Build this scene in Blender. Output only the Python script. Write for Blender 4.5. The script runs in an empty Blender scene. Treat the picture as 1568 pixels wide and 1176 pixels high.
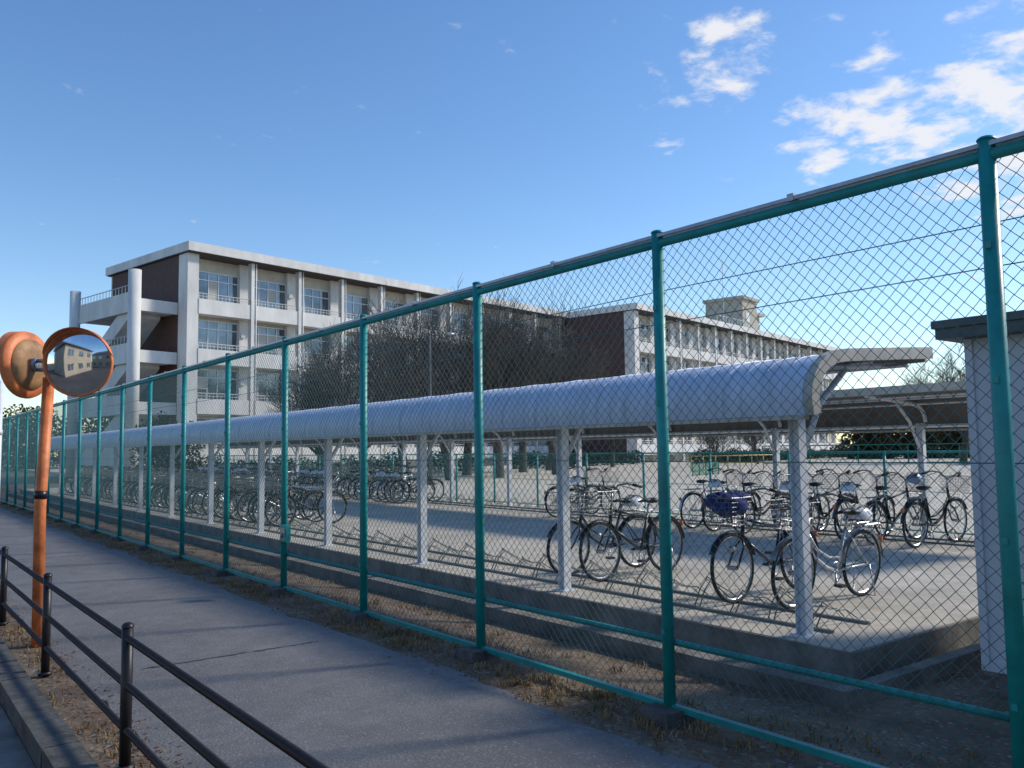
import bpy, math, random
from mathutils import Vector, Matrix
random.seed(7)
S=bpy.context.scene
# ------------------------------------------------------------------ materials
def mat(name,col,rough=.7,metal=0,ns=0,na=.25,col2=None,bump=0,bs=None,spec=.5,detail=6,stretch=None):
    m=bpy.data.materials.new(name); m.use_nodes=True
    nt=m.node_tree; n=nt.nodes; l=nt.links
    b=n['Principled BSDF']
    b.inputs['Base Color'].default_value=(*col,1); b.inputs['Roughness'].default_value=rough
    b.inputs['Metallic'].default_value=metal
    b.inputs['Specular IOR Level'].default_value=spec
    if ns:
        tc=n.new('ShaderNodeTexCoord'); mp=n.new('ShaderNodeMapping')
        if stretch: mp.inputs['Scale'].default_value=stretch
        l.new(tc.outputs['Object'],mp.inputs[0])
        t=n.new('ShaderNodeTexNoise'); t.inputs['Scale'].default_value=ns; t.inputs['Detail'].default_value=detail
        t.inputs['Roughness'].default_value=.65
        l.new(mp.outputs[0],t.inputs['Vector'])
        r=n.new('ShaderNodeValToRGB'); r.color_ramp.elements[0].position=.32; r.color_ramp.elements[1].position=.68
        c2=col2 if col2 else tuple(c*(1-na) for c in col)
        c1=col if col2 else tuple(min(1,c*(1+na*.6)) for c in col)
        r.color_ramp.elements[0].color=(*c2,1); r.color_ramp.elements[1].color=(*c1,1)
        l.new(t.outputs['Fac'],r.inputs[0]); l.new(r.outputs[0],b.inputs['Base Color'])
        if bump:
            t2=n.new('ShaderNodeTexNoise'); t2.inputs['Scale'].default_value=bs or ns*4; t2.inputs['Detail'].default_value=5
            l.new(tc.outputs['Object'],t2.inputs['Vector'])
            bp=n.new('ShaderNodeBump'); bp.inputs['Strength'].default_value=bump; bp.inputs['Distance'].default_value=.02
            l.new(t2.outputs['Fac'],bp.inputs['Height']); l.new(bp.outputs[0],b.inputs['Normal'])
    return m
def ground_mat(name,cA,cB,speck,sp_amt,big=.35,fine=90,bump=.5,rough=.9,th=.75,mid=.2):
    m=bpy.data.materials.new(name); m.use_nodes=True
    nt=m.node_tree; n=nt.nodes; l=nt.links; b=n['Principled BSDF']
    b.inputs['Roughness'].default_value=rough; b.inputs['Specular IOR Level'].default_value=.3
    tc=n.new('ShaderNodeTexCoord')
    def noise(s,d=6,r=.6):
        t=n.new('ShaderNodeTexNoise'); t.inputs['Scale'].default_value=s; t.inputs['Detail'].default_value=d; t.inputs['Roughness'].default_value=r
        l.new(tc.outputs['Object'],t.inputs['Vector']); return t
    def ramp(src,a,b2,c0,c1):
        r=n.new('ShaderNodeValToRGB'); r.color_ramp.elements[0].position=a; r.color_ramp.elements[1].position=b2
        r.color_ramp.elements[0].color=(*c0,1); r.color_ramp.elements[1].color=(*c1,1); l.new(src,r.inputs[0]); return r
    r1=ramp(noise(big,8,.6).outputs['Fac'],.35,.65,cA,cB)
    r2=ramp(noise(big*9,6,.75).outputs['Fac'],.3,.7,(1-mid,)*3,(1+mid*.8,)*3)
    mx=n.new('ShaderNodeMixRGB'); mx.blend_type='MULTIPLY'; mx.inputs[0].default_value=1
    l.new(r1.outputs[0],mx.inputs[1]); l.new(r2.outputs[0],mx.inputs[2])
    v=n.new('ShaderNodeTexVoronoi'); v.inputs['Scale'].default_value=fine; l.new(tc.outputs['Object'],v.inputs['Vector'])
    r3=ramp(v.outputs['Color'],th,th+.2,(0,0,0),(1,1,1))
    mm=n.new('ShaderNodeMath'); mm.operation='MULTIPLY'; mm.inputs[1].default_value=sp_amt; l.new(r3.outputs[0],mm.inputs[0])
    m2=n.new('ShaderNodeMixRGB'); l.new(mm.outputs[0],m2.inputs[0]); l.new(mx.outputs[0],m2.inputs[1]); m2.inputs[2].default_value=(*speck,1)
    l.new(m2.outputs[0],b.inputs['Base Color'])
    bp=n.new('ShaderNodeBump'); bp.inputs['Strength'].default_value=bump; bp.inputs['Distance'].default_value=.014
    f=noise(fine*.7,4,.7); l.new(f.outputs['Fac'],bp.inputs['Height']); l.new(bp.outputs[0],b.inputs['Normal'])
    return m
M={}
M['teal']=mat('teal_paint',(.010,.285,.275),.42,0,6,.25)
M['tealwire']=mat('green_vinyl_wire',(.05,.15,.16),.5)
M['galv']=mat('galvanised',(.35,.38,.42),.4,.7,20,.2)
M['rackm']=mat('rack_steel',(.16,.19,.19),.5,.4,20,.3)
M['basket']=mat('basket_wire',(.20,.21,.23),.4,.5)
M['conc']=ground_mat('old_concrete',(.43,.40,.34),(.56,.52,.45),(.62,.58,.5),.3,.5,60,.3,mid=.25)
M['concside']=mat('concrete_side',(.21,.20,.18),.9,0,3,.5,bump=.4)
M['concdark']=mat('dark_concrete',(.10,.10,.095),.95,0,9,.5,bump=.5)
M['asph']=ground_mat('sidewalk_asphalt',(.165,.165,.165),(.225,.223,.22),(.42,.41,.40),.42,.45,75,.9,th=.72,mid=.18)
M['road']=ground_mat('road_asphalt',(.06,.06,.063),(.09,.09,.092),(.25,.25,.25),.4,.4,70,.8)
M['dirt']=ground_mat('gravelly_dirt',(.125,.088,.06),(.235,.185,.13),(.45,.42,.38),.55,1.6,38,1.,mid=.3)
M['sand']=ground_mat('yard_sand',(.54,.48,.38),(.64,.57,.46),(.6,.55,.45),.3,.15,30,.3)
M['white']=mat('white_paint',(.72,.75,.79),.45,0,5,.15)
M['roof']=mat('shed_roof_sheet',(.54,.61,.74),.45,.0,2,.2,stretch=(1,5,1))
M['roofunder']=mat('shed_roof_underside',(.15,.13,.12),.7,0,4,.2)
M['beige']=mat('beige_trim',(.50,.46,.38),.5,0,6,.25)
M['cream']=mat('school_wall',(.60,.56,.49),.85,0,1.2,.18)
M['cwhite']=mat('school_white_paint',(.70,.69,.67),.75,0,.8,.2,stretch=(1,1,.35))
M['brown']=mat('brown_tile',(.095,.045,.038),.75,0,2.5,.25)
M['soffit_shade']=mat('soffit_shade',(.07,.06,.055),.9)  # dark-brown soffit, with the shade under the roof edge painted into its colour
M['frame']=mat('window_frame',(.62,.63,.64),.4,.2)
M['glass']=mat('window_glass',(.17,.20,.23),.06,.5,.5,.5,spec=.9)
M['curtain']=mat('curtain',(.50,.48,.43),.8)
M['orange']=mat('orange_paint',(.78,.22,.065),.5,0,7,.4,bump=.1)
M['rust']=mat('rusty_back',(.50,.27,.11),.6,0,7,.5,col2=(.17,.085,.04))
M['mirror']=mat('mirror_face',(.78,.81,.84),.06,1,6,.12)
M['railing']=mat('railing_brown',(.022,.018,.02),.4,0,30,.4)
M['bark']=mat('bark',(.085,.068,.056),.95,0,4,.3)
M['leaf']=mat('evergreen_leaf',(.05,.08,.03),.9,0,1.5,.4,col2=(.02,.035,.015),spec=.1)
M['leafb']=mat('autumn_leaf',(.10,.08,.045),.9,0,.4,.4,col2=(.035,.045,.02),spec=.1)
M['dry']=mat('dry_grass',(.40,.27,.12),.9,0,3,.4,col2=(.15,.115,.045))
M['litter']=mat('leaf_litter',(.20,.09,.04),.9,0,20,.4)
M['tyre']=mat('tyre',(.018,.018,.02),.8)
M['chrome']=mat('chrome',(.45,.47,.5),.3,.9)
M['navy']=mat('navy_frame',(.012,.018,.05),.3)
M['black']=mat('black_frame',(.012,.012,.014),.35)
M['silver']=mat('silver_frame',(.55,.58,.62),.3,.6)
M['saddle']=mat('saddle_vinyl',(.02,.018,.018),.5)
M['bluebag']=mat('blue_cover',(.012,.035,.26),.7,0,25,.5,bump=.8)
M['helmw']=mat('white_helmet',(.72,.75,.8),.25)
M['helmb']=mat('blue_helmet',(.25,.38,.6),.3)
M['panel']=mat('storage_panel',(.60,.64,.70),.5,0,2,.12,stretch=(1,1,.3))
M['roofdark']=mat('storage_roof',(.10,.12,.12),.6,0,5,.3)
M['greennet']=mat('green_net',(.02,.22,.13),.7)
M['yellow']=mat('yellow_paint',(.5,.34,.08),.5)
M['tile']=mat('roof_tile',(.08,.08,.09),.6,0,3,.3)
M['housew']=mat('house_wall',(.45,.38,.29),.85,0,1,.15)
M['penth']=mat('penthouse_wall',(.42,.39,.32),.85,0,1,.15)
# ------------------------------------------------------------------ mesh builder
class MB:
    def __init__(s,T=None): s.v=[];s.f=[];s.m=[];s.s=[];s.T=T
    def add(s,vs,fs,mi=0,sm=False):
        o=len(s.v)
        s.v+= [tuple(s.T(*p)) for p in vs] if s.T else [tuple(p) for p in vs]
        for f in fs: s.f.append(tuple(i+o for i in f)); s.m.append(mi); s.s.append(sm)
    def box(s,x0,x1,y0,y1,z0,z1,mi=0):
        s.add([(x0,y0,z0),(x1,y0,z0),(x1,y1,z0),(x0,y1,z0),(x0,y0,z1),(x1,y0,z1),(x1,y1,z1),(x0,y1,z1)],
              [(0,3,2,1),(4,5,6,7),(0,1,5,4),(1,2,6,5),(2,3,7,6),(3,0,4,7)],mi)
    def path(s,pts,r,n=6,mi=0,closed=False,caps=True,sm=True,flat=1):
        pts=[Vector(p) for p in pts]; N=len(pts)
        rr=r if isinstance(r,(list,tuple)) else [r]*N
        t0=(pts[1]-pts[0]).normalized()
        up=Vector((0,0,1)) if abs(t0.z)<.95 else Vector((1,0,0))
        a=t0.cross(up).normalized()
        vs=[]
        for i,p in enumerate(pts):
            if closed: t=(pts[(i+1)%N]-pts[i-1])
            else: t=pts[min(i+1,N-1)]-pts[max(i-1,0)]
            t.normalize(); a=(a-t*a.dot(t)).normalized(); b=t.cross(a)
            for k in range(n):
                an=2*math.pi*k/n
                vs.append(p+a*(math.cos(an)*rr[i])+b*(math.sin(an)*rr[i]*flat))
        fs=[]
        for i in range(N if closed else N-1):
            j=(i+1)%N
            for k in range(n):
                k2=(k+1)%n; fs.append((i*n+k,i*n+k2,j*n+k2,j*n+k))
        if caps and not closed: fs.append(tuple(range(n))[::-1]); fs.append(tuple((N-1)*n+k for k in range(n)))
        s.add(vs,fs,mi,sm and n>4)
    def ring(s,c,ax,R,r,seg=28,n=6,mi=0,a0=0,a1=None):
        c=Vector(c); ax=Vector(ax).normalized()
        up=Vector((0,0,1)) if abs(ax.z)<.9 else Vector((1,0,0))
        e=ax.cross(up).normalized(); g=e.cross(ax)
        if a1 is None:
            s.path([c+e*math.cos(2*math.pi*i/seg)*R+g*math.sin(2*math.pi*i/seg)*R for i in range(seg)],r,n,mi,closed=True)
        else:
            s.path([c+e*math.cos(a0+(a1-a0)*i/seg)*R+g*math.sin(a0+(a1-a0)*i/seg)*R for i in range(seg+1)],r,n,mi)
    def ell(s,c,rx,ry,rz,mi=0,nu=14,nv=8,t0=0,t1=math.pi,rot=None):
        vs=[];fs=[]
        for j in range(nv+1):
            th=t0+(t1-t0)*j/nv
            for i in range(nu):
                ph=2*math.pi*i/nu
                p=Vector((rx*math.sin(th)*math.cos(ph),ry*math.sin(th)*math.sin(ph),rz*math.cos(th)))
                if rot: p=rot@p
                vs.append(Vector(c)+p)
        for j in range(nv):
            for i in range(nu):
                i2=(i+1)%nu; fs.append((j*nu+i,(j+1)*nu+i,(j+1)*nu+i2,j*nu+i2))
        s.add(vs,fs,mi,True)
    def mesh(s,name,mats):
        me=bpy.data.meshes.new(name); me.from_pydata(s.v,[],s.f); me.update()
        for x in mats: me.materials.append(M[x] if isinstance(x,str) else x)
        me.polygons.foreach_set('material_index',s.m); me.polygons.foreach_set('use_smooth',s.s)
        return me
    def obj(s,name,mats,parent=None):
        o=bpy.data.objects.new(name,s.mesh(name,mats)); S.collection.objects.link(o)
        if parent: o.parent=parent
        return o
def empty(name):
    e=bpy.data.objects.new(name,None); S.collection.objects.link(e); e.empty_display_size=.2; return e
def inst(name,me,loc,rz=0,sc=1,lean=0,parent=None):
    o=bpy.data.objects.new(name,me); S.collection.objects.link(o); o.location=loc; o.rotation_euler=(lean,0,rz); o.scale=(sc,sc,sc) if not isinstance(sc,tuple) else sc
    if parent:o.parent=parent
    return o
# ------------------------------------------------------------------ ground
b=MB()
prof=[(-900,-.13),(1.03,-.13),(1.06,-.015),(3.5,-.015),(4.1,-.01),(4.6,-.12),(5.2,-.19),(900,-.19)]
ys=[-900,-20]+[ -10+i*1.0 for i in range(70)]+[80,200,900]
vs=[];fs=[]
for i,y in enumerate(ys):
    for j,(x,z) in enumerate(prof): vs.append((x,y,z))
n=len(prof)
for i in range(len(ys)-1):
    for j in range(n-1): fs.append((i*n+j,i*n+j+1,(i+1)*n+j+1,(i+1)*n+j))
b.add(vs,fs,0); 
b.m=[(1 if (k%(n-1))==0 else 0) for k in range(len(fs))]
b.obj('ground',['dirt','road'])
b=MB(); 
L=[];R=[];y=-6
while y<90:
    L.append((1.33+random.uniform(-.03,.03),y)); R.append((3.52+random.uniform(-.05,.05)+.04*math.sin(y*1.3),y)); y+=.25
vs=[];
for (a,ya),(c,yc) in zip(L,R): vs+=[(a,ya,0),(c,yc,0)]
vs+=[(p[0],p[1],-.02) for p in vs]
N=len(L); fs=[(2*i,2*i+1,2*i+3,2*i+2) for i in range(N-1)]
fs+=[(2*N+2*i,2*i,2*i+2,2*N+2*i+2) for i in range(N-1)]+[(2*i+1,2*N+2*i+1,2*N+2*i+3,2*i+3) for i in range(N-1)]
b.add(vs,fs); b.obj('sidewalk',['asph'])
b=MB()
def seam(x0,x1,y,w):
    pts=[(x0+(x1-x0)*t/40,y+random.gauss(0,.006),0.0045) for t in range(41)]
    vs=[]
    for p in pts: vs+=[(p[0],p[1]-w*random.random(),p[2]),(p[0],p[1]+w*random.random(),p[2])]
    b.add(vs,[(2*i,2*i+1,2*i+3,2*i+2)[::-1] for i in range(40)])
seam(1.75,3.2,7.0,.024); seam(1.4,3.45,15.5,.02)
b.obj('asphalt_seam',['concdark'])
b=MB()
y=-6
while y<80:
    b.box(.84+random.uniform(-.003,.003),1.03,y,y+.59,-.14,.035+random.uniform(-.004,.004)); y+=.6
b.obj('kerb',['concdark'])
b=MB(); b.box(.44,.835,-6,80,-.14,-.1); b.obj('road_gutter',['concside'])
b=MB(); b.box(14.6,400,-60,300,-.3,.045); b.obj('school_yard',['sand'])
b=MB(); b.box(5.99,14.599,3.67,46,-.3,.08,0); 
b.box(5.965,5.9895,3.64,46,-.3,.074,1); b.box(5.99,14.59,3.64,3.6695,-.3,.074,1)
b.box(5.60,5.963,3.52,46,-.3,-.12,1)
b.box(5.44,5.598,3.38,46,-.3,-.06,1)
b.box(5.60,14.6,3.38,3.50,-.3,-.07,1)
for k in range(14):
    yy=6+3*k
    b.box(6.02,14.5,yy,yy+.012,.08,.0815,1)
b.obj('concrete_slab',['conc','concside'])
# ------------------------------------------------------------------ boundary fence
FX=3.98; fe=empty('chain_link_fence')
b=MB(); Y0,Y1=-2.34,57.66
k=Y0
while k<=Y1+.01:
    b.path([(FX,k,-.1),(FX,k,3.0)],.038,12)
    b.ell((FX,k,3.0),.042,.042,.02,0,12,4,0,math.pi/2)
    for z in (.5,1.2,1.9,2.5): b.box(FX-.046,FX-.034,k-.012,k+.012,z,z+.03)
    k+=2
b.obj('posts',['teal'],fe)
b=MB()
b.path([(FX-.0,Y0,2.93),(FX,Y1,2.93)],.028,8,0)
b.box(FX-.03,FX+.03,Y0,Y1,2.965,2.985,1)
b.path([(FX+.045,Y0,.44),(FX+.045,Y1,.44)],.019,8,0)
b.box(FX-.02,FX+.02,Y0,Y1,.045,.08,0)
k=Y0+1
while k<Y1: b.box(FX-.034,FX+.034,k-.02,k+.02,2.96,3.0,1); k+=2
b.obj('rails',['teal','galv'],fe)
b=MB(); k=Y0
while k<=Y1+.01:
    w=.14; c=FX-.05; k2=k+random.uniform(-.03,.03)
    b.add([(c-w,k2-w,-.05),(c+w,k2-w,-.05),(c+w,k2+w,-.05),(c-w,k2+w,-.05),(c-w*.8,k2-w*.8,.065),(c+w*.8,k2-w*.8,.065),(c+w*.8,k2+w*.8,.065),(c-w*.8,k2+w*.8,.065)],
    [(4,5,6,7),(0,1,5,4),(1,2,6,5),(2,3,7,6),(3,0,4,7)]); k+=2
b.obj('footings',['concdark'],fe)
def chain_panel(name,W,H,p,r,m_):
    b=MB(); h=p/2
    rows=int(round(H/h)); cols=int(round(W/h)); h2=H/rows
    rd=random.Random(3)
    J={}
    def jit(c,rw):
        if c in(0,cols) or rw in (0,rows): return (0,0)
        if (c,rw) not in J: J[(c,rw)]=(rd.gauss(0,.0012),rd.gauss(0,.0012))
        return J[(c,rw)]
    for c in range(cols):
        for rw in range(rows):
            up=(c+rw)%2==0
            ra,rb=(rw,rw+1) if up else (rw+1,rw)
            ja,jb=jit(c,ra),jit(c+1,rb)
            y0,z0=c*h+ja[0],ra*h2+ja[1]; y1,z1=(c+1)*h+jb[0],rb*h2+jb[1]
            d=Vector((0,y1-y0,z1-z0)).normalized(); q=Vector((0,-d.z,d.y)); e=Vector((1,0,0))
            vs=[]
            for (yy,zz,o) in ((y0,z0,r),(y1,z1,-r)):
                cc=Vector((o if up else -o,yy,zz))
                for kk in range(3):
                    an=2.0944*kk; vs.append(cc+e*math.cos(an)*r+q*math.sin(an)*r)
            b.add(vs,[(0,1,4,3),(1,2,5,4),(2,0,3,5)],0)
    return b.mesh(name,[m_])
cp=chain_panel('wire_panel',2.0,2.86,2/28,.0020,'tealwire')
for i in range(30): inst('wire_mesh',cp,(FX+.02,Y0+2*i,.07),parent=fe)
b=MB()
for z in (2.62,2.42,1.55): b.path([(FX+.022,Y0+i*2,z+random.uniform(-.01,.01)) for i in range(31)],.0028,4,0)
b.obj('tension_wires',['tealwire'],fe)
b=MB(); yg=9.66
b.box(FX-.1,FX-.045,yg-.3,yg-.12,.62,.80,0); b.box(FX-.108,FX-.1,yg-.27,yg-.15,.65,.77,1); b.path([(FX-.12,yg-.21,.71),(FX-.12,yg-.21,.66)],.014,8,1)
b.box(FX-.07,FX-.03,1.36,1.40,.38,.52,1); b.path([(FX-.06,1.3,.45),(FX-.06,1.6,.45)],.01,6,1)
b.obj('latch',['teal','galv'],fe)
# ------------------------------------------------------------------ bike sheds
prof0=[(5.95,1.88),(5.93,2.0),(5.945,2.1),(5.985,2.19),(6.05,2.27),(6.14,2.33),(6.26,2.375),(6.42,2.40),(6.9,2.435),(7.4,2.47),(7.86,2.50)]
def shed(name,mx,post0,sp,npost,ya,yb,px):
    P=[(mx(x),z) for x,z in prof0]
    g=empty(name)
    b=MB(); n=len(P)
    ns=int((yb-ya)/.2); 
    vs=[];fs=[]
    for i in range(2):
        y=(ya,yb)[i]
        for x,z in P: vs.append((x,y,z))
    b.add(vs,[(j,j+1,n+j+1,n+j) for j in range(n-1)],0,True)
    cx,cz=mx(6.9),1.4
    def off(P,d):
        out=[]
        for j,(x,z) in enumerate(P):
            a=P[max(j-1,0)];c=P[min(j+1,len(P)-1)]
            t=Vector((c[0]-a[0],c[1]-a[1])).normalized(); nn=Vector((-t.y,t.x))
            if nn.dot(Vector((x-cx,z-cz)))<0: nn=-nn
            out.append((x+nn.x*d,z+nn.y*d))
        return out
    Pi=off(P,-.03)
    for i in range(ns+1):
        y=ya+.05+i*(yb-ya-.1)/ns
        big=(i%4==0); w=.016 if big else .007; Pq=off(P,.009 if big else .004)
        vs=[(x,y-w,z) for x,z in P]+[(x,y-w*.6,z) for x,z in Pq]+[(x,y+w*.6,z) for x,z in Pq]+[(x,y+w,z) for x,z in P]
        fs=[(q*n+j,q*n+j+1,(q+1)*n+j+1,(q+1)*n+j) for q in range(3) for j in range(n-1)]
        b.add(vs,fs,0,False)
    b.obj('roof_sheet',['roof'],g)
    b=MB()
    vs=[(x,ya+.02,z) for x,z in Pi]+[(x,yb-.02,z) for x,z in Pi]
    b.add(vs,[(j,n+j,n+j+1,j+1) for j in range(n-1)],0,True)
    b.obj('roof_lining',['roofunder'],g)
    b=MB()
    Po=off(P,.03); Pn=off(P,-.075)
    for y0,y1 in ((ya-.06,ya+.01),(yb-.01,yb+.06)):
        vs=[(x,y0,z) for x,z in Po]+[(x,y1,z) for x,z in Po]+[(x,y1,z) for x,z in Pn]+[(x,y0,z) for x,z in Pn]
        fs=[]
        for j in range(n-1):
            for q in range(4):
                q2=(q+1)%4; fs.append((q*n+j,q2*n+j,q2*n+j+1,q*n+j+1))
        fs+=[(0,n,2*n,3*n),(n-1,2*n-1,3*n-1,4*n-1)]
        b.add(vs,fs,0,False)
    x0=mx(7.87); s=1 if mx(7)>mx(6) else -1
    b.box(min(x0,x0+s*.04),max(x0,x0+s*.04),ya+.02,yb-.02,2.40,2.52)
    x0=mx(5.95); b.box(x0-.02,x0+.02,ya+.02,yb-.02,1.845,1.876,0)
    b.obj('roof_trim',['beige'],g)
    b=MB()
    for k in range(npost):
        y=post0+sp*k
        b.box(px-.05,px+.05,y-.05,y-.042,.08,1.98); b.box(px-.05,px+.05,y+.042,y+.05,.08,1.98); b.box(px-.006,px+.006,y-.041,y+.041,.08,1.98)
        b.box(px-.09,px+.09,y-.09,y+.09,.08,.095)
        Pa=[(x,z-.0) for x,z in off(P,-.10)]
        b.path([(x,y,z) for x,z in Pa[1:]],.035,6,0)
        b.path([(px,y,1.45),(px+s*.35,y,2.0),(px+s*.75,y,2.30)],.028,6,0)
    for xx in (6.35,7.0,7.6): b.path([(mx(xx),ya+.05,2.30 if xx<6.5 else 2.36),(mx(xx),yb-.05,2.30 if xx<6.5 else 2.36)],.02,4,0)
    b.path([(px,ya+.1,1.93),(px,yb-.1,1.93)],.03,4,0)
    b.obj('posts',['white'],g)
    return g
shed('bicycle_shed',lambda x:x,4.2,3.0,13,3.91,40.6,6.2)
shed('bicycle_shed',lambda x:20.35-x,7.2,2.87,13,4.6,42.5,14.15)
def rack(name,xc,s,ya,yb):
    b=MB()
    for dx in (0,.55): b.box(xc+s*dx-.02,xc+s*dx+.02,ya,yb,.083,.105)
    y=ya+.2;i=0
    while y<yb-.1:
        h=.34 if i%2 else .26
        for dy in (-.03,.03):
            b.path([(xc+s*.02,y+dy,.1),(xc+s*.10,y+dy,h*.75),(xc+s*.2,y+dy,h),(xc+s*.32,y+dy,h*.8),(xc+s*.45,y+dy*1.6,.2),(xc+s*.6,y+dy*2.2,.105)],.007,5)
        b.path([(xc+s*.2,y-.03,h),(xc+s*.17,y,h+.03),(xc+s*.2,y+.03,h)],.007,5)
        y+=.42;i+=1
    b.obj(name,['rackm'])
rack('bicycle_rack',6.45,1,4.1,39); rack('bicycle_rack',13.9,-1,5.5,40)
# ------------------------------------------------------------------ bicycles
def bike(fr,basket,load,low):
    b=MB()
    for ax in (.56,-.56):
        b.ring((ax,0,.33),(0,1,0),.315,.019,32,6,0); b.ring((ax,0,.33),(0,1,0),.295,.010,32,4,1)
        b.path([(ax,-.05,.33),(ax,.05,.33)],.022,8,1)
        for k in range(18):
            a=2*math.pi*k/18+.1
            b.path([(ax+.02*math.cos(a+1),(.025 if k%2 else -.025),.33+.02*math.sin(a+1)),(ax+.292*math.cos(a),0,.33+.292*math.sin(a))],.0014,3,6,caps=False)
        a0,a1=(math.radians(25),math.radians(165)) if ax>0 else (math.radians(5),math.radians(175))
        pts=[(ax+.352*math.cos(a0+(a1-a0)*i/12),.33+.352*math.sin(a0+(a1-a0)*i/12)) for i in range(13)]
        vs=[]
        for x,z in pts: vs+=[(x,-.028,z-.006),(x,0,z+.006),(x,.028,z-.006)]
        b.add(vs,[(3*i+q,3*i+q+1,3*i+q+4,3*i+q+3) for i in range(12) for q in (0,1)],1 if fr=='silver' else 2,True)
    BB=(-.12,0,.29); ST=(-.27,0,.70); HB=(.385,0,.60); HT=(.34,0,.83)
    b.path([BB,ST],.016,8,2); b.path([ST,(-.30,0,.82)],.012,8,1)
    if low:
        b.path([HB,(.25,0,.46),(.05,0,.34),BB],.02,8,2); b.path([(.36,0,.70),(.2,0,.52),(0,0,.43),(-.17,0,.42)],.014,8,2)
    else:
        b.path([HB,BB],.019,8,2); b.path([(.35,0,.78),(-.26,0,.66)],.016,8,2)
    b.path([HB,HT],.02,8,2)
    for s in (-1,1):
        b.path([BB,(-.3,s*.045,.32),(-.56,s*.055,.33)],.010,6,2); b.path([ST,(-.56,s*.055,.33)],.008,6,2)
        b.path([HB,(.43,s*.05,.52),(.50,s*.055,.42),(.56,s*.055,.33)],.012,6,2)
        b.path([(.32,0,.97),(.36,s*.06,1.0),(.36,s*.14,1.06),(.30,s*.22,1.075),(.16,s*.27,1.04)],.011,6,6)
        b.path([(.24,s*.247,1.06),(.12,s*.28,1.03)],.017,8,3)
        b.path([(.33,s*.17,1.05),(.25,s*.22,1.02),(.2,s*.25,1.0)],.005,4,3)
        b.path([(-.56,s*.07,.33),(-.62,s*.07,.72)],.005,4,1)
        b.path([(-.30,s*.06,.72),(-.78,s*.06,.72),(-.80,s*.02,.72)],.006,4,1)
        b.path([(.56,s*.07,.33),(.60,s*.10,.72)],.005,4,1)
        b.path([BB,(BB[0]+s*.12,s*.07,BB[2]-s*.11)],.009,6,1); px=BB[0]+s*.12; b.box(px-.045,px+.045,min(s*.08,s*.16),max(s*.08,s*.16),BB[2]-s*.11-.012,BB[2]-s*.11+.012,3)
        b.path([(-.56,s*.08,.33),(-.60,s*.12,.02),(-.60,s*.02,.015)],.008,5,1)
    for x in (-.4,-.5,-.6,-.7): b.path([(x,-.06,.722),(x,.06,.722)],.004,4,1)
    b.path([HT,(.32,0,.98)],.012,8,1)
    b.ring(BB,(0,1,0),.09,.006,18,4,1)
    b.path([(-.04,-.045,.30),(-.3,-.045,.33),(-.58,-.045,.335)],[.05,.04,.03],8,2 if fr!='silver' else 1,flat=.25)
    b.ell((-.36,0,.855),.09,.095,.035,3,12,6); b.path([(-.36,0,.86),(-.24,0,.862),(-.14,0,.85)],[.06,.04,.022],8,3,flat=.5)
    for s in(-.05,.05): b.ring((-.4,s,.81),(0,1,0),.022,.004,8,4,1)
    b.path([(.62,.08,.52),(.68,.08,.52)],[.02,.032],8,1)
    b.box(-.90,-.885,-.025,.025,.52,.58,5)
    if basket:
        x0,x1,z0,z1=.44,.70,.74,1.0
        def rect(z,e): return [(x0-e*.3,-.13-e,z),(x1+e,-.13-e,z),(x1+e,.13+e,z),(x0-e*.3,.13+e,z)]
        for i in range(7):
            t=i/6; z=z0+(z1-z0)*t; rr=.0055 if i in(0,6) else .002
            b.path(rect(z,.045*t),rr,4,6,closed=True)
        A=rect(z0,0);B=rect(z1,.045)
        for q in range(4):
            for i in range(8):
                t=i/8; a=Vector(A[q]).lerp(Vector(A[(q+1)%4]),t); c=Vector(B[q]).lerp(Vector(B[(q+1)%4]),t)
                b.path([a,c],.002,4,6,caps=False)
        for i in range(7):
            yy=-.13+.26*i/6; b.path([(x0,yy,z0),(x1,yy,z0)],.0025,4,6,caps=False)
        if load=='bag':
            rd=random.Random(4)
            o=len(b.v); b.ell((.57,0,.93),.17,.19,.11,4,20,12); b.ell((.50,.08,1.0),.09,.09,.05,4,14,8); b.ell((.65,-.07,.97),.11,.12,.07,4,14,8)
            for i in range(o,len(b.v)):
                x,y,z=b.v[i]; b.v[i]=(x+rd.gauss(0,.007),y+rd.gauss(0,.007),z+rd.gauss(0,.008))
        elif load=='helm':
            rot=Matrix.Rotation(.4,3,'X')
            b.ell((.56,0,.94),.15,.115,.13,4,16,7,0,math.pi*.55,rot)
            for q in (-.05,0,.05): b.path([(.44,q,1.02),(.50,q*1.1,1.062),(.56,q*1.1,1.078),(.62,q,1.062),(.68,q*.8,1.02)],.009,4,3)
    elif load=='helm':
        b.ell((.3,.22,.95),.15,.11,.12,4,16,7,0,math.pi*.55,Matrix.Rotation(1.2,3,'X'))
    if load=='helm2':
        b.ell((-.5,0,.80),.16,.12,.11,4,16,7,0,math.pi*.55)
        for q in (-.05,0,.05): b.path([(-.62,q,.87),(-.56,q*1.1,.905),(-.5,q*1.1,.918),(-.44,q,.905),(-.38,q*.8,.87)],.008,4,3)
    return b
variants=[]
for nm,args,ld in (('a',('navy',True,'bag',False),'bluebag'),('b',('silver',True,'helm2',True),'helmw'),('c',('black',True,None,True),'helmb'),
                   ('d',('navy',True,'helm2',True),'helmw'),('e',('silver',False,None,False),'helmw'),('f',('black',True,None,False),'helmw'),('g',('silver',True,None,True),'helmb'),('h',('black',True,'helm',False),'helmb')):
    variants.append(bike(*args).mesh('bicycle_'+nm,['tyre','chrome',args[0],'saddle',ld,'orange','basket']))
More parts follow.
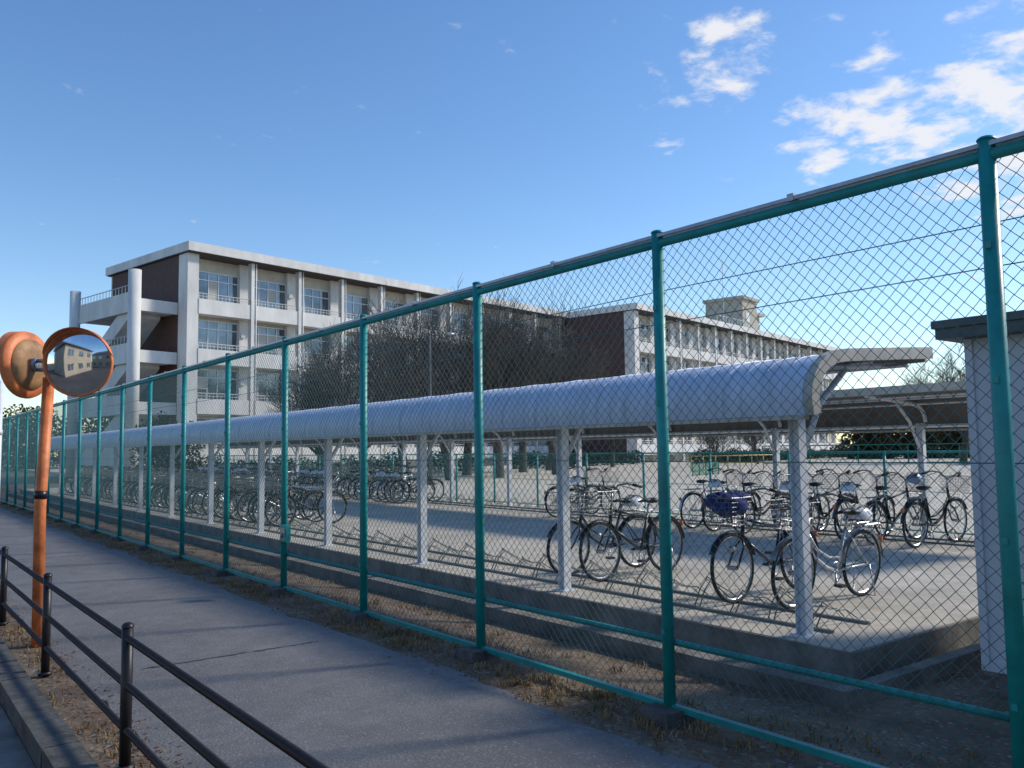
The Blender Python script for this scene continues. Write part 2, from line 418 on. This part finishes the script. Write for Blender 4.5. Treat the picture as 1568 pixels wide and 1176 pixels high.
def putbike(v,x,y,d,lean=.0,ry=0):
    inst('bicycle',variants[v],(x,y,.085),(math.pi if d<0 else 0)+ry,1.03+random.uniform(-.02,.02),lean)
putbike(0,7.52,5.5,-1,.03,.03); putbike(1,7.66,4.9,-1,-.05,-.02)
putbike(5,7.5,7.4,-1,.04,.05); putbike(3,7.5,7.95,-1,-.03,-.04)
y=17.2
while y<39:
    if random.random()<.88: putbike(random.choice([1,2,3,4,5,6,2,5]),7.5+random.uniform(-.08,.1),y,-1,random.uniform(-.08,.08),random.uniform(-.08,.08))
    y+=random.choice([.42,.5,.62])
for v,yy in ((2,6.55),(7,7.15),(3,7.75),(5,8.35),(1,8.9),(2,9.6),(3,10.3),(6,10.9),(3,14.2),(2,14.9)):
    putbike(v,13.15+random.uniform(-.1,.1),yy,1,random.uniform(-.06,.06),random.uniform(-.06,.06))
y=22.
while y<41:
    if random.random()<.8: putbike(random.choice([1,2,3,5,4,6]),13.15+random.uniform(-.1,.1),y,1,random.uniform(-.08,.08),random.uniform(-.08,.08))
    y+=random.choice([.45,.6,.8])
# ------------------------------------------------------------------ yard fence
g=empty('yard_fence'); b=MB(); y=4.2
while y<46.3: b.path([(14.75,y,0),(14.75,y,1.52)],.028,8); y+=2
b.path([(14.75,4.2,1.5),(14.75,46.2,1.5)],.02,6); b.path([(14.75,4.2,.12),(14.75,46.2,.12)],.014,6); b.path([(14.75,4.2,.8),(14.75,46.2,.8)],.006,4)
b.obj('posts',['teal'],g)
cp2=chain_panel('yard_wire_panel',2.0,1.38,2/24,.0022,'teal')
for i in range(21): inst('wire_mesh',cp2,(14.75,4.2+2*i,.12),parent=g)
# ------------------------------------------------------------------ storage building
g=empty('storage_shed'); b=MB()
b.box(6.6,9.2,-.6,2.98,-.02,2.419,0)
for i in range(1,7): yy=2.98-.5*i; b.box(6.585,6.599,yy-.012,yy+.012,.05,2.40,0)
b.box(6.583,6.5985,-.6,2.93,-.02,.05,0); b.box(6.578,6.5975,2.93,2.985,-.02,2.418,0)
b.obj('walls',['panel'],g)
b=MB(); b.box(6.42,9.4,-.8,3.12,2.42,2.50,0); b.box(6.40,9.42,-.82,3.14,2.501,2.56,0)
b.obj('roof',['roofdark'],g)
b=MB()
for yy in (2.78,1.2,-.3):
    for xx in (6.7,8.9): b.box(xx-.09,xx+.09,yy-.1,yy+.1,-.2,-.021)
b.obj('footings',['concside'],g)
# ------------------------------------------------------------------ guard railing
g=empty('guard_railing'); b=MB(); RX=1.15
for i in range(-2,22):
    y=4.88+2.44*i if i>=0 else 4.88+2.72*i
    b.path([(RX,y,-.02),(RX,y,.73)],.03,12); b.ell((RX,y,.73),.034,.034,.025,0,12,4,0,math.pi/2); b.path([(RX,y,.0),(RX,y,.02)],.05,12)
for z in (.67,.43,.2): b.path([(RX,-2.5,z),(RX,58,z)],.019,8)
b.obj('pipes',['railing'],g)
# ------------------------------------------------------------------ traffic mirror
g=empty('traffic_mirror'); b=MB()
mx,my=1.27,8.5
b.path([(mx,my,-.02),(mx-.01,my+.0,1.2),(mx+.03,my,2.3)],.048,14,0)
b.path([(mx-.009,my,1.26),(mx-.007,my,1.33)],.054,12,1); b.path([(mx+.03,my,2.3),(mx+.03,my,2.33)],.05,12,0)
b.obj('pole',['orange','black'],g)
Rv=Vector((.794,-.607,0)); Fv=Vector((.607,.794,0))
def disc(c,nrm,name,back):
    nrm=Vector(nrm).normalized(); e=nrm.cross(Vector((0,0,1))).normalized(); u=e.cross(nrm)
    if u.z<0:u=-u
    R=.285; c=Vector(c); b=MB(); nu=40
    def rev(prf,mi,sm=True):
        vs=[];fs=[]
        for r,h in prf:
            for i in range(nu):
                a=2*math.pi*i/nu; vs.append(c+(e*math.cos(a)+u*math.sin(a))*r+nrm*h)
        for j in range(len(prf)-1):
            for i in range(nu):
                i2=(i+1)%nu; fs.append((j*nu+i,j*nu+i2,(j+1)*nu+i2,(j+1)*nu+i))
        b.add(vs,fs,mi,sm)
    rev([(R*t/8+.0005,.045*(1-(t/8)**2)) for t in range(9)],0)
    rev([(R,-.005),(R,.02),(R+.014,.02),(R+.018,0),(R+.01,-.03),(R*.8,-.04)],1)
    rev([(R*.80,-.04),(R*.78,-.06),(R*.5,-.085),(R*.2,-.09)],2)
    rev([(R*.2,-.09),(R*.2,-.11),(.001,-.11)],3)
    vs=[];n2=20
    for j,(rr,h) in enumerate(((R+.014,.0),(R+.022,.10))):
        for i in range(n2+1):
            a=math.radians(10)+math.radians(160)*i/n2
            hh=h*(math.sin(math.pi*i/n2)**.5 if j else 1)
            vs.append(c+(e*math.cos(a)+u*math.sin(a))*rr+nrm*hh)
    b.add(vs,[(i,i+1,n2+1+i+1,n2+1+i) for i in range(n2)],1,True)
    b.obj(name,['mirror','orange',back,'galv'],g)
P0=Vector((mx+.03,my,2.45))
c1=P0+Rv*.31-Fv*.10; c2=P0-Rv*.225+Fv*.03
n1=(-Fv*1+Rv*.04+Vector((0,0,-.06))); n2_=Vector((-.68,.73,-.03))
disc(c1,n1,'mirror_front','rust'); disc(c2,n2_,'mirror_back','rust')
b=MB(); 
b.path([P0-Vector((0,0,.15)),P0+Vector((0,0,.14))],.03,10)
for cc,nn in ((c1,n1),(c2,n2_)):
    for dz in (.03,-.05): b.path([P0+Vector((0,0,dz)),cc+Vector((0,0,dz))-Vector(nn).normalized()*.11],.018,8)
b.obj('bracket',['galv'],g)
b=MB(); b.path([(1.33,12.2,-.05),(1.33,12.2,2.55)],.038,12); b.ell((1.33,12.2,2.55),.04,.04,.03,0,12,4,0,math.pi/2); b.box(1.29,1.37,12.15,12.25,-.05,.03)
b.path([(1.33,12.2,1.9),(1.33,12.2,1.96)],.044,12)
b.obj('sign_pole',['white'])
# ------------------------------------------------------------------ school
U=Vector((math.sin(math.radians(78)),math.cos(math.radians(78)),0)); V=Vector((-U.y,U.x,0))
def school(name,org,L,D,nb):
    org=Vector(org); T=lambda u,v,z: org+U*u+V*v+Vector((0,0,z))
    g=empty(name)
    b=MB(T)
    b.box(.31,L,1.8,D,0,15.79,0)
    b.box(.25,.308,1.802,D-.3,0,15.79,1); b.box(L+.002,L+.05,1.9,D-.3,0,15.79,1)
    b.box(.25,1.1,.55,1.798,0,15.79,2)
    b.obj('walls',['cream','brown','cwhite'],g)
    b=MB(T); b.box(0,L+.5,0,D+.4,15.86,16.5,0); b.box(.1,L+.4,.1,D+.3,15.8,15.857,1); b.box(.5,L,.6,D-.2,16.5,16.62,0)
    b.obj('roof',['cwhite','soffit_shade'],g)
    bw=MB(T); bb=MB(T); zf=[1.2,4.76,8.33,11.9]
    for fi,z in enumerate(zf):
        bb.box(1.1,L,.62,1.798,z-.33,z,0)
        bb.box(1.1,L,.5,.617,z-.35,z+.72,0)
        bb.path([(1.1,.56,z+1.12),(L,.56,z+1.12)],.035,4,1); bb.path([(1.1,.56,z+.92),(L,.56,z+.92)],.02,4,1)
        u=1.15
        while u<min(L,30): bb.path([(u,.56,z+.72),(u,.56,z+1.12)],.016,3,1); u+=.3 if u<16 else .6
    for k in range(nb+1):
        u=1.2+4.2*k
        if u>L-.2:break
        if k>0:
            bb.box(u-.13,u+.13,.44,.498,0,15.79,0); bb.box(u-.12,u+.12,.62,.9,0,15.79,0)
            bb.box(u-.45,u+.45,1.5,1.797,0,15.79,0)
            bb.path([(u+.28,.44,0),(u+.28,.44,15.8)],.045,6,0)
        if u+4>L: break
        for fi,z in enumerate(zf):
            a,c=u+.5,u+3.7
            z0,z1=z+.75,z+2.95
            bw.box(a,c,1.74,1.78,z0,z1,0)
            for q in range(5):
                uu=a+(c-a)*q/4; bw.box(uu-.035,uu+.035,1.69,1.738,z0+.041,z1-.041,1)
            for zz in (z0,z1-.6,z1): bw.box(a-.05,c+.05,1.68,1.737,zz-.04,zz+.04,1)
            for q in range(4):
                if random.random()<.35:
                    uu=a+(c-a)*q/4; bw.box(uu+.04,uu+(c-a)/4-.04,1.733,1.7385,z0+.05+(0 if random.random()<.6 else .7),z1-.65,2)
            if random.random()<.6: bw.box(u+3.45+.35,u+3.45+.7,1.35,1.49,z+1.9,z+2.2,1)
            bw.box(a,c,1.72,1.79,z0-.12,z0-.045,1)
    bb.obj('balconies',['cwhite','frame'],g); bw.obj('windows',['glass','frame','curtain'],g)
    return g,T
g,T=school('school_building',(17.65,60.1,0),44.6,12.6,10)
b=MB(T)
for z in (1.2,4.76,8.33,11.9):
    b.box(-2.6,.24,2.0,11,z-.33,z,0)
    b.box(-2.75,.24,1.85,1.998,z-.4,z+.45 ,0)
    b.box(-2.75,-2.602,2.0,11,z-.4,z+1.0,0)
    for v in [2.2+.5*i for i in range(18)]: b.path([(-2.68,v,z+1.0),(-2.68,v,z+1.5)],.025,3,1)
    b.path([(-2.68,2,z+1.5),(-2.68,11,z+1.5)],.035,4,1)
for z in (1.2,4.76,8.33):
    z2=z+3.23
    vs=[(-2.5,8.5,z),(-2.5,8.5,z+1.3),(-2.5,3.5,z2+.9),(-2.5,3.5,z2-.4)]
    vs+=[(-2.3,p[1],p[2]) for p in vs]
    b.add(vs,[(0,1,2,3),(7,6,5,4),(0,4,5,1),(1,5,6,2),(2,6,7,3),(3,7,4,0)],0)
    vs=[(-2.29,8.5,z-.1),(-2.29,8.5,z+.1),(-2.29,3.5,z2-.0),(-2.29,3.5,z2-.3)]; vs+=[(-.2,p[1],p[2]) for p in vs]
    b.add(vs,[(0,1,2,3),(7,6,5,4),(0,4,5,1),(1,5,6,2),(2,6,7,3),(3,7,4,0)],0)
b.path([(-3.0,1.6,0),(-3.0,1.6,14.2)],.42,16,0); b.path([(-2.9,11.4,0),(-2.9,11.4,14.0)],.38,14,0)
b.obj('external_stairs',['cwhite','frame'],g)
g,T=school('school_wing',(62.8,60.8,0),60,12.6,14)
b=MB(T)
b.box(33,37.5,4,9.5,16.62,21.6,0); b.box(32.7,37.8,3.7,9.8,21.6,22.0,0); b.box(37.5,40.5,5,9.5,16.62,20,0); b.box(37.81,41.2,4.5,9.8,20,20.4,0)
b.box(37.6,37.9,4.9,4.99,17,19,1); b.box(34,35,3.95,3.99,18.5,19.8,1)
b.path([(31.5,6,16.5),(31.5,6,27)],.06,5,1); b.path([(34,6,22),(34,6,23.5)],.04,5,1)
for i in range(16): b.path([(20+i*.8,1.2,16.5),(20+i*.8,1.2,17.6)],.03,3,1)
b.path([(20,1.2,17.6),(32,1.2,17.6)],.03,4,1)
b.obj('penthouse',['penth','frame'],g)
# ------------------------------------------------------------------ bare trees
def gen_tree(seed,H,spread):
    rd=random.Random(seed); b=MB()
    def grow(p,d,L,r,lev):
        n=4 if lev<3 else 3; pts=[p.copy()];rs=[r]; dd=d.copy(); q=p.copy(); nodes=[]
        for i in range(n):
            dd=(dd+Vector((rd.uniform(-1,1),rd.uniform(-1,1),rd.uniform(-.5,.9)))*(.16 if lev<2 else .24)).normalized()
            q=q+dd*(L/n); pts.append(q.copy()); t=(i+1)/n; rs.append(r*(1-.55*t) if lev else r*(1-.4*t)); nodes.append((q.copy(),dd.copy(),t,rs[-1]))
        b.path(pts,rs,7 if lev==0 else (5 if lev==1 else 3),0,caps=False)
        if lev>=5: return
        nc=[7,6,5,4,4][lev]
        for k in range(nc):
            t=rd.uniform(.45,1) if lev==0 else rd.uniform(.2,1)
            if k==0:t=1
            i=min(int(t*n),n-1); a=pts[i];c=pts[i+1]; f=t*n-i; pos=a.lerp(c,min(f,1))
            base=nodes[i][1]
            ang=rd.uniform(.35,.95)*(spread if lev<2 else 1); 
            ax=base.cross(Vector((rd.uniform(-1,1),rd.uniform(-1,1),rd.uniform(-1,1)))).normalized()
            nd=(Matrix.Rotation(ang if k else ang*.4,3,ax)@base+Vector((0,0,.14))).normalized()
            grow(pos,nd,L*rd.uniform(.55,.8)*(1.0 if lev else 1.25),max(rs[min(i+1,len(rs)-1)]*.64,.0095),lev+1)
    grow(Vector((0,0,0)),Vector((0,0,1)),H*.30,H*.027,0)
    zs=max(v[2] for v in b.v); k=H/zs
    b.v=[(x*k,y*k,z*k) for x,y,z in b.v]
    return b
tm=[gen_tree(s,9.0,sp).mesh('bare_tree_%d'%s,['bark']) for s,sp in ((1,1.05),(2,.95),(5,1.1),(9,.95))]
for i,(x,y,sc,t) in enumerate([(24.7,37.7,1.22,0),(18.8,35.9,.90,2),(19.1,41.8,.85,1),(28.5,38.6,1.22,3),(33.7,39.7,1.3,1),(25.3,43.5,1.15,2),(71.8,33.1,1.2,2),(48.9,50.6,.8,1),(51.6,42.3,.45,3),(40,48,1.15,0),(30,44,1.28,0),(21.5,47,.9,3),(62,46,.55,1),(36,46,1.25,2)]):
    inst('bare_tree',tm[t],(x,y,0),i*1.7,sc)
def leafmass(name,blobs,size,mat_,seed,dens=60):
    rd=random.Random(seed); b=MB()
    for (x,y,z,rx,ry,rz) in blobs:
        for _ in range(int(dens*(rx*rz+ry*rz+rx*ry))):
            d=Vector((rd.gauss(0,1),rd.gauss(0,1),rd.gauss(0,1))).normalized()*(rd.random()**.35)
            c=Vector((x+d.x*rx,y+d.y*ry,z+d.z*rz))
            if c.z<0: continue
            a=Vector((rd.uniform(-1,1),rd.uniform(-1,1),rd.uniform(-1,1))).normalized(); e=a.cross(Vector((rd.random(),rd.random(),1))).normalized()
            s=size*rd.uniform(.6,1.3)
            b.add([c-a*s,c+e*s*.6,c+a*s,c-e*s*.6],[(0,1,2,3)],0)
    return b.obj(name,[mat_])
blobs=[]
for i in range(60):
    u=-6+i*1.9; p=Vector((17.65,60.1,0))+U*u+V*(-11 if u<40 else -17); 
    if random.random()<.8: blobs.append((p.x,p.y,random.uniform(.3,.6),1.2,1.0,random.uniform(.7,1.2)))
leafmass('hedge',blobs,.11,'leaf',3,190)
leafmass('evergreen_shrub',[(13.2+.7*i,51.5+.3*i,1.8+.4*math.sin(i*2),1.2,1.2,2.0) for i in range(4)],.11,'leafb',4,170)
blobs=[]
for i in range(70):
    t=i/69; x=88+t*50+random.uniform(-2,2); y=52-t*75; blobs.append((x,y,1.6,2.2,2.2,random.uniform(1.5,3.6)))
leafmass('distant_tree_row',blobs,.25,'leafb',5,65)
blobs=[(-2+i*4+random.uniform(-1,1),115+random.uniform(-4,4),3,3.5,3,random.uniform(3,5)) for i in range(8)]+[(3.5,70,3,1.5,1.5,3.6)]
leafmass('distant_tree_row',blobs,.2,'leaf',6,90)
b=MB(); x,y=36,31
for i in range(5): b.path([(x+i*.8,y+i*.2,0.04),(x+i*.8,y+i*.2,.7)],.03,6)
b.path([(x,y,.7),(x+3.2,y+.8,.7)],.03,6); b.path([(x,y,.3),(x+3.2,y+.8,.3)],.03,6)
for i in range(40): b.path([(x+i*.08,y+i*.02,.05),(x+i*.08,y+i*.02,.7)],.010,3)
for i in range(9): b.path([(x,y,.05+i*.08),(x+3.2,y+.8,.05+i*.08)],.010,3)
b.obj('green_net_barrier',['greennet'])
b=MB()
for i in range(8): b.path([(44+i*.9,38-i*.3,0),(44+i*.9,38-i*.3,1.0)],.04,6)
b.path([(44,38,1.0),(50.3,35.9,1.0)],.04,6); b.path([(44,38,.5),(50.3,35.9,.5)],.04,6)
b.obj('yellow_playground_bar',['yellow'])
g=empty('far_field_fence'); b=MB()
for i in range(26):
    x=60+i*2.2; y=44-i*3.0; b.path([(x,y,0),(x,y,1.6)],.05,6)
b.path([(60,44,1.6),(115,-31,1.6)],.05,6); b.path([(60,44,.9),(115,-31,.9)],.04,6); b.path([(60,44,.15),(115,-31,.15)],.04,6)
b.obj('rails',['greennet'],g)
g=empty('equipment_hut'); T=lambda u,v,z: Vector((66,26,0))+U*u+V*v+Vector((0,0,z))
b=MB(T); b.box(0,7,0,3,0,2.3,0); b.box(1,2.6,-.02,-.002,0.1,2.0,1); b.box(3.4,5.8,-.02,-.002,.1,2.0,1); b.obj('walls',['panel','frame'],g)
b=MB(T); b.box(-.3,7.3,-.5,3.2,2.3,2.45); b.obj('roof',['roofdark'],g)
b=MB(); b.path([(20.8,33.5,0),(20.8,33.5,7)],[.12,.08],10); b.path([(20.8,33.5,6.9),(21.6,33.3,7.1)],.03,6); b.ell((21.8,33.25,7.08),.25,.12,.08,1)
b.obj('street_lamp',['concdark','galv'])
def house(x,y,w,d,h,rz):
    g=empty('house'); R=Matrix.Rotation(rz,3,'Z'); T=lambda a,c,z: Vector((x,y,0))+R@Vector((a,c,z))
    b=MB(T); b.box(-w/2,w/2,-d/2,d/2,-.2,h-.01); b.obj('walls',['housew'],g)
    b=MB(T); e=.5; b.add([(-w/2-e,-d/2-e,h),(w/2+e,-d/2-e,h),(w/2+e,d/2+e,h),(-w/2-e,d/2+e,h),(-w/2-e,0,h+2),(w/2+e,0,h+2)],[(0,1,5,4),(2,3,4,5),(0,4,3),(1,2,5),(0,3,2,1)]); b.obj('roof',['tile'],g)
    b=MB(T)
    for zz in (.9,3.7):
        for a in (-w/3,0,w/3):
            for s in (-1,1):
                y0=s*(d/2+.02); b.box(a-.7,a+.7,min(y0,y0+s*.03),max(y0,y0+s*.03),zz,zz+1.2,0); b.box(a-.03,a+.03,min(y0,y0+s*.05),max(y0,y0+s*.05),zz,zz+1.2,1)
    b.obj('windows',['glass','frame'],g)
house(-12,2,9,8,5.6,1.4); house(-10,-14,10,8,5.8,.1); house(4,-22,9,8,5.6,.1); house(-14,18,9,8,5.6,1.5); house(16,-24,9,8,5.6,.2)
# ------------------------------------------------------------------ dry grass & litter
rd=random.Random(11); b=MB()
def clump(x,y,z,n,h):
    for _ in range(n):
        a=rd.uniform(0,6.28); w=.003+rd.random()*.003; l=h*rd.uniform(.4,1.2); lean=rd.uniform(.1,1.0)
        ox,oy=x+rd.gauss(0,.035),y+rd.gauss(0,.035); ca,sa=math.cos(a),math.sin(a)
        b.add([(ox-sa*w,oy+ca*w,z),(ox+sa*w,oy-ca*w,z),(ox+ca*l*lean*.5+sa*w*.6,oy+sa*l*lean*.5-ca*w*.6,z+l*.6),(ox+ca*l*lean*.5-sa*w*.6,oy+sa*l*lean*.5+ca*w*.6,z+l*.6),(ox+ca*l*lean,oy+sa*l*lean,z+l*.8)],[(0,1,2,3),(3,2,4)],0)
for _ in range(2800):
    y=rd.uniform(0,1)**1.6*34+.8; x=rd.choice([rd.gauss(3.78,.12),rd.gauss(4.1,.2),rd.uniform(3.6,5.3)])
    if math.sin(y*2.1+x*3)+rd.gauss(0,.6)<-.3: continue
    zz=-.01 if x<4.1 else (-.01-.11*(x-4.1)/.5 if x<4.6 else -.12-.07*(x-4.6)/.6)
    clump(x,y,zz,rd.randint(6,14),.06)
for _ in range(800):
    y=rd.uniform(2.5,25); x=rd.gauss(1.22,.07)
    if x<1.07: x=1.08
    if rd.random()<.55+.4*math.sin(y*1.7): clump(x,y,-.012,rd.randint(4,9),.045)
b.obj('dry_grass',['dry'])
b=MB()
for _ in range(10000):
    y=rd.random()**1.5*22+.6; x=rd.choice([rd.gauss(3.7,.12),rd.uniform(3.5,5.4),rd.gauss(1.25,.1)])
    if x<1.08: continue
    zz=.004 if x<4.1 else (-.01-.11*(x-4.1)/.5 if x<4.6 else -.12-.07*min(1,(x-4.6)/.6))+.012
    a=rd.uniform(0,6.28); s=rd.uniform(.006,.02); ca,sa=math.cos(a)*s,math.sin(a)*s
    b.add([(x-ca,y-sa,zz),(x+sa*.5,y-ca*.5,zz+rd.uniform(0,.01)),(x+ca,y+sa,zz+rd.uniform(0,.008)),(x-sa*.5,y+ca*.5,zz)],[(0,1,2,3)],0)
b.obj('leaf_litter',['litter'])
# ------------------------------------------------------------------ camera
cam=bpy.data.objects.new('camera',bpy.data.cameras.new('camera')); S.collection.objects.link(cam); S.camera=cam
yaw,p,r=math.radians(37.4),math.radians(4.38),.0135
F0=Vector((math.sin(yaw),math.cos(yaw),0)); R0=Vector((math.cos(yaw),-math.sin(yaw),0)); U0=Vector((0,0,1))
Fw=F0*math.cos(p)+U0*math.sin(p); U1=U0*math.cos(p)-F0*math.sin(p)
Rr=R0*math.cos(r)-U1*math.sin(r); Uu=U1*math.cos(r)+R0*math.sin(r)
m=Matrix((Rr,Uu,-Fw)).transposed().to_4x4(); m.translation=(0,0,1.64); cam.matrix_world=m
cam.data.sensor_width=36; cam.data.lens=1300/1568*36; cam.data.clip_end=3000; cam.data.clip_start=.05
# ------------------------------------------------------------------ light
az,el=math.radians(110),math.radians(36)
sd=Vector((math.sin(az)*math.cos(el),math.cos(az)*math.cos(el),math.sin(el)))
sl=bpy.data.lights.new('sun','SUN'); sl.energy=3.4; sl.angle=math.radians(6); sl.color=(1,.91,.78)
so=bpy.data.objects.new('sun',sl); S.collection.objects.link(so); so.rotation_euler=sd.to_track_quat('Z','Y').to_euler(); so.location=sd*50
w=bpy.data.worlds.new('World'); S.world=w; w.use_nodes=True; nt=w.node_tree; n=nt.nodes; l=nt.links
bg=n['Background']; bg.inputs['Strength'].default_value=.15
sk=n.new('ShaderNodeTexSky'); sk.sky_type='NISHITA'; sk.sun_disc=False; sk.sun_elevation=el; sk.sun_rotation=az
sk.air_density=1.0; sk.dust_density=.2; sk.ozone_density=1.8
hs=n.new('ShaderNodeHueSaturation'); hs.inputs['Hue'].default_value=.504; hs.inputs['Saturation'].default_value=1.2; hs.inputs['Value'].default_value=1.2; l.new(sk.outputs[0],hs.inputs['Color'])
tc=n.new('ShaderNodeTexCoord'); sep=n.new('ShaderNodeSeparateXYZ'); l.new(tc.outputs['Generated'],sep.inputs[0])
def math_(op,a,b_=None,c=None):
    q=n.new('ShaderNodeMath'); q.operation=op
    for i,v in enumerate((a,b_,c)):
        if v is None: continue
        if isinstance(v,(int,float)): q.inputs[i].default_value=v
        else: l.new(v,q.inputs[i])
    return q.outputs[0]
zz=math_('ADD',math_('MAXIMUM',sep.outputs[2],0),.12)
cx=math_('DIVIDE',sep.outputs[0],zz); cy=math_('DIVIDE',sep.outputs[1],zz)
cb=n.new('ShaderNodeCombineXYZ'); l.new(cx,cb.inputs[0]); l.new(cy,cb.inputs[1])
ns=n.new('ShaderNodeTexNoise'); ns.inputs['Scale'].default_value=7.5; ns.inputs['Detail'].default_value=9; ns.inputs['Roughness'].default_value=.6; ns.inputs['Distortion'].default_value=.2
l.new(cb.outputs[0],ns.inputs['Vector'])
tot=0
for d,c0,wt in (((.723,.553,.413),.9968,.22),((.80,.50,.335),.9975,.27),((.83,.45,.335),.9975,.27),((.872,.369,.323),.992,.30),((.849,.355,.391),.975,.10),((.69,.60,.40),.992,.05),((.6827,.619,.38),.9988,.16),((.90,.25,.30),.97,.24)):
    dt=n.new('ShaderNodeVectorMath'); dt.operation='DOT_PRODUCT'; l.new(tc.outputs['Generated'],dt.inputs[0]); dt.inputs[1].default_value=Vector(d).normalized()
    mr=n.new('ShaderNodeMapRange'); mr.interpolation_type='SMOOTHSTEP'; l.new(dt.outputs['Value'],mr.inputs[0]); mr.inputs[1].default_value=c0; mr.inputs[2].default_value=1; mr.inputs[3].default_value=0; mr.inputs[4].default_value=wt
    tot=math_('MAXIMUM',tot,mr.outputs[0])
cl=math_('ADD',ns.outputs['Fac'],tot)
m2=n.new('ShaderNodeMapRange'); m2.interpolation_type='SMOOTHSTEP'; l.new(cl,m2.inputs[0]); m2.inputs[1].default_value=.645; m2.inputs[2].default_value=.86; m2.inputs[4].default_value=.92
mix=n.new('ShaderNodeMixRGB'); l.new(m2.outputs[0],mix.inputs[0]); l.new(hs.outputs[0],mix.inputs[1]); mix.inputs[2].default_value=(6.0,6.0,6.2,1)
l.new(mix.outputs[0],bg.inputs['Color'])
S.view_settings.view_transform='Standard'; S.view_settings.look='None'; S.view_settings.exposure=0
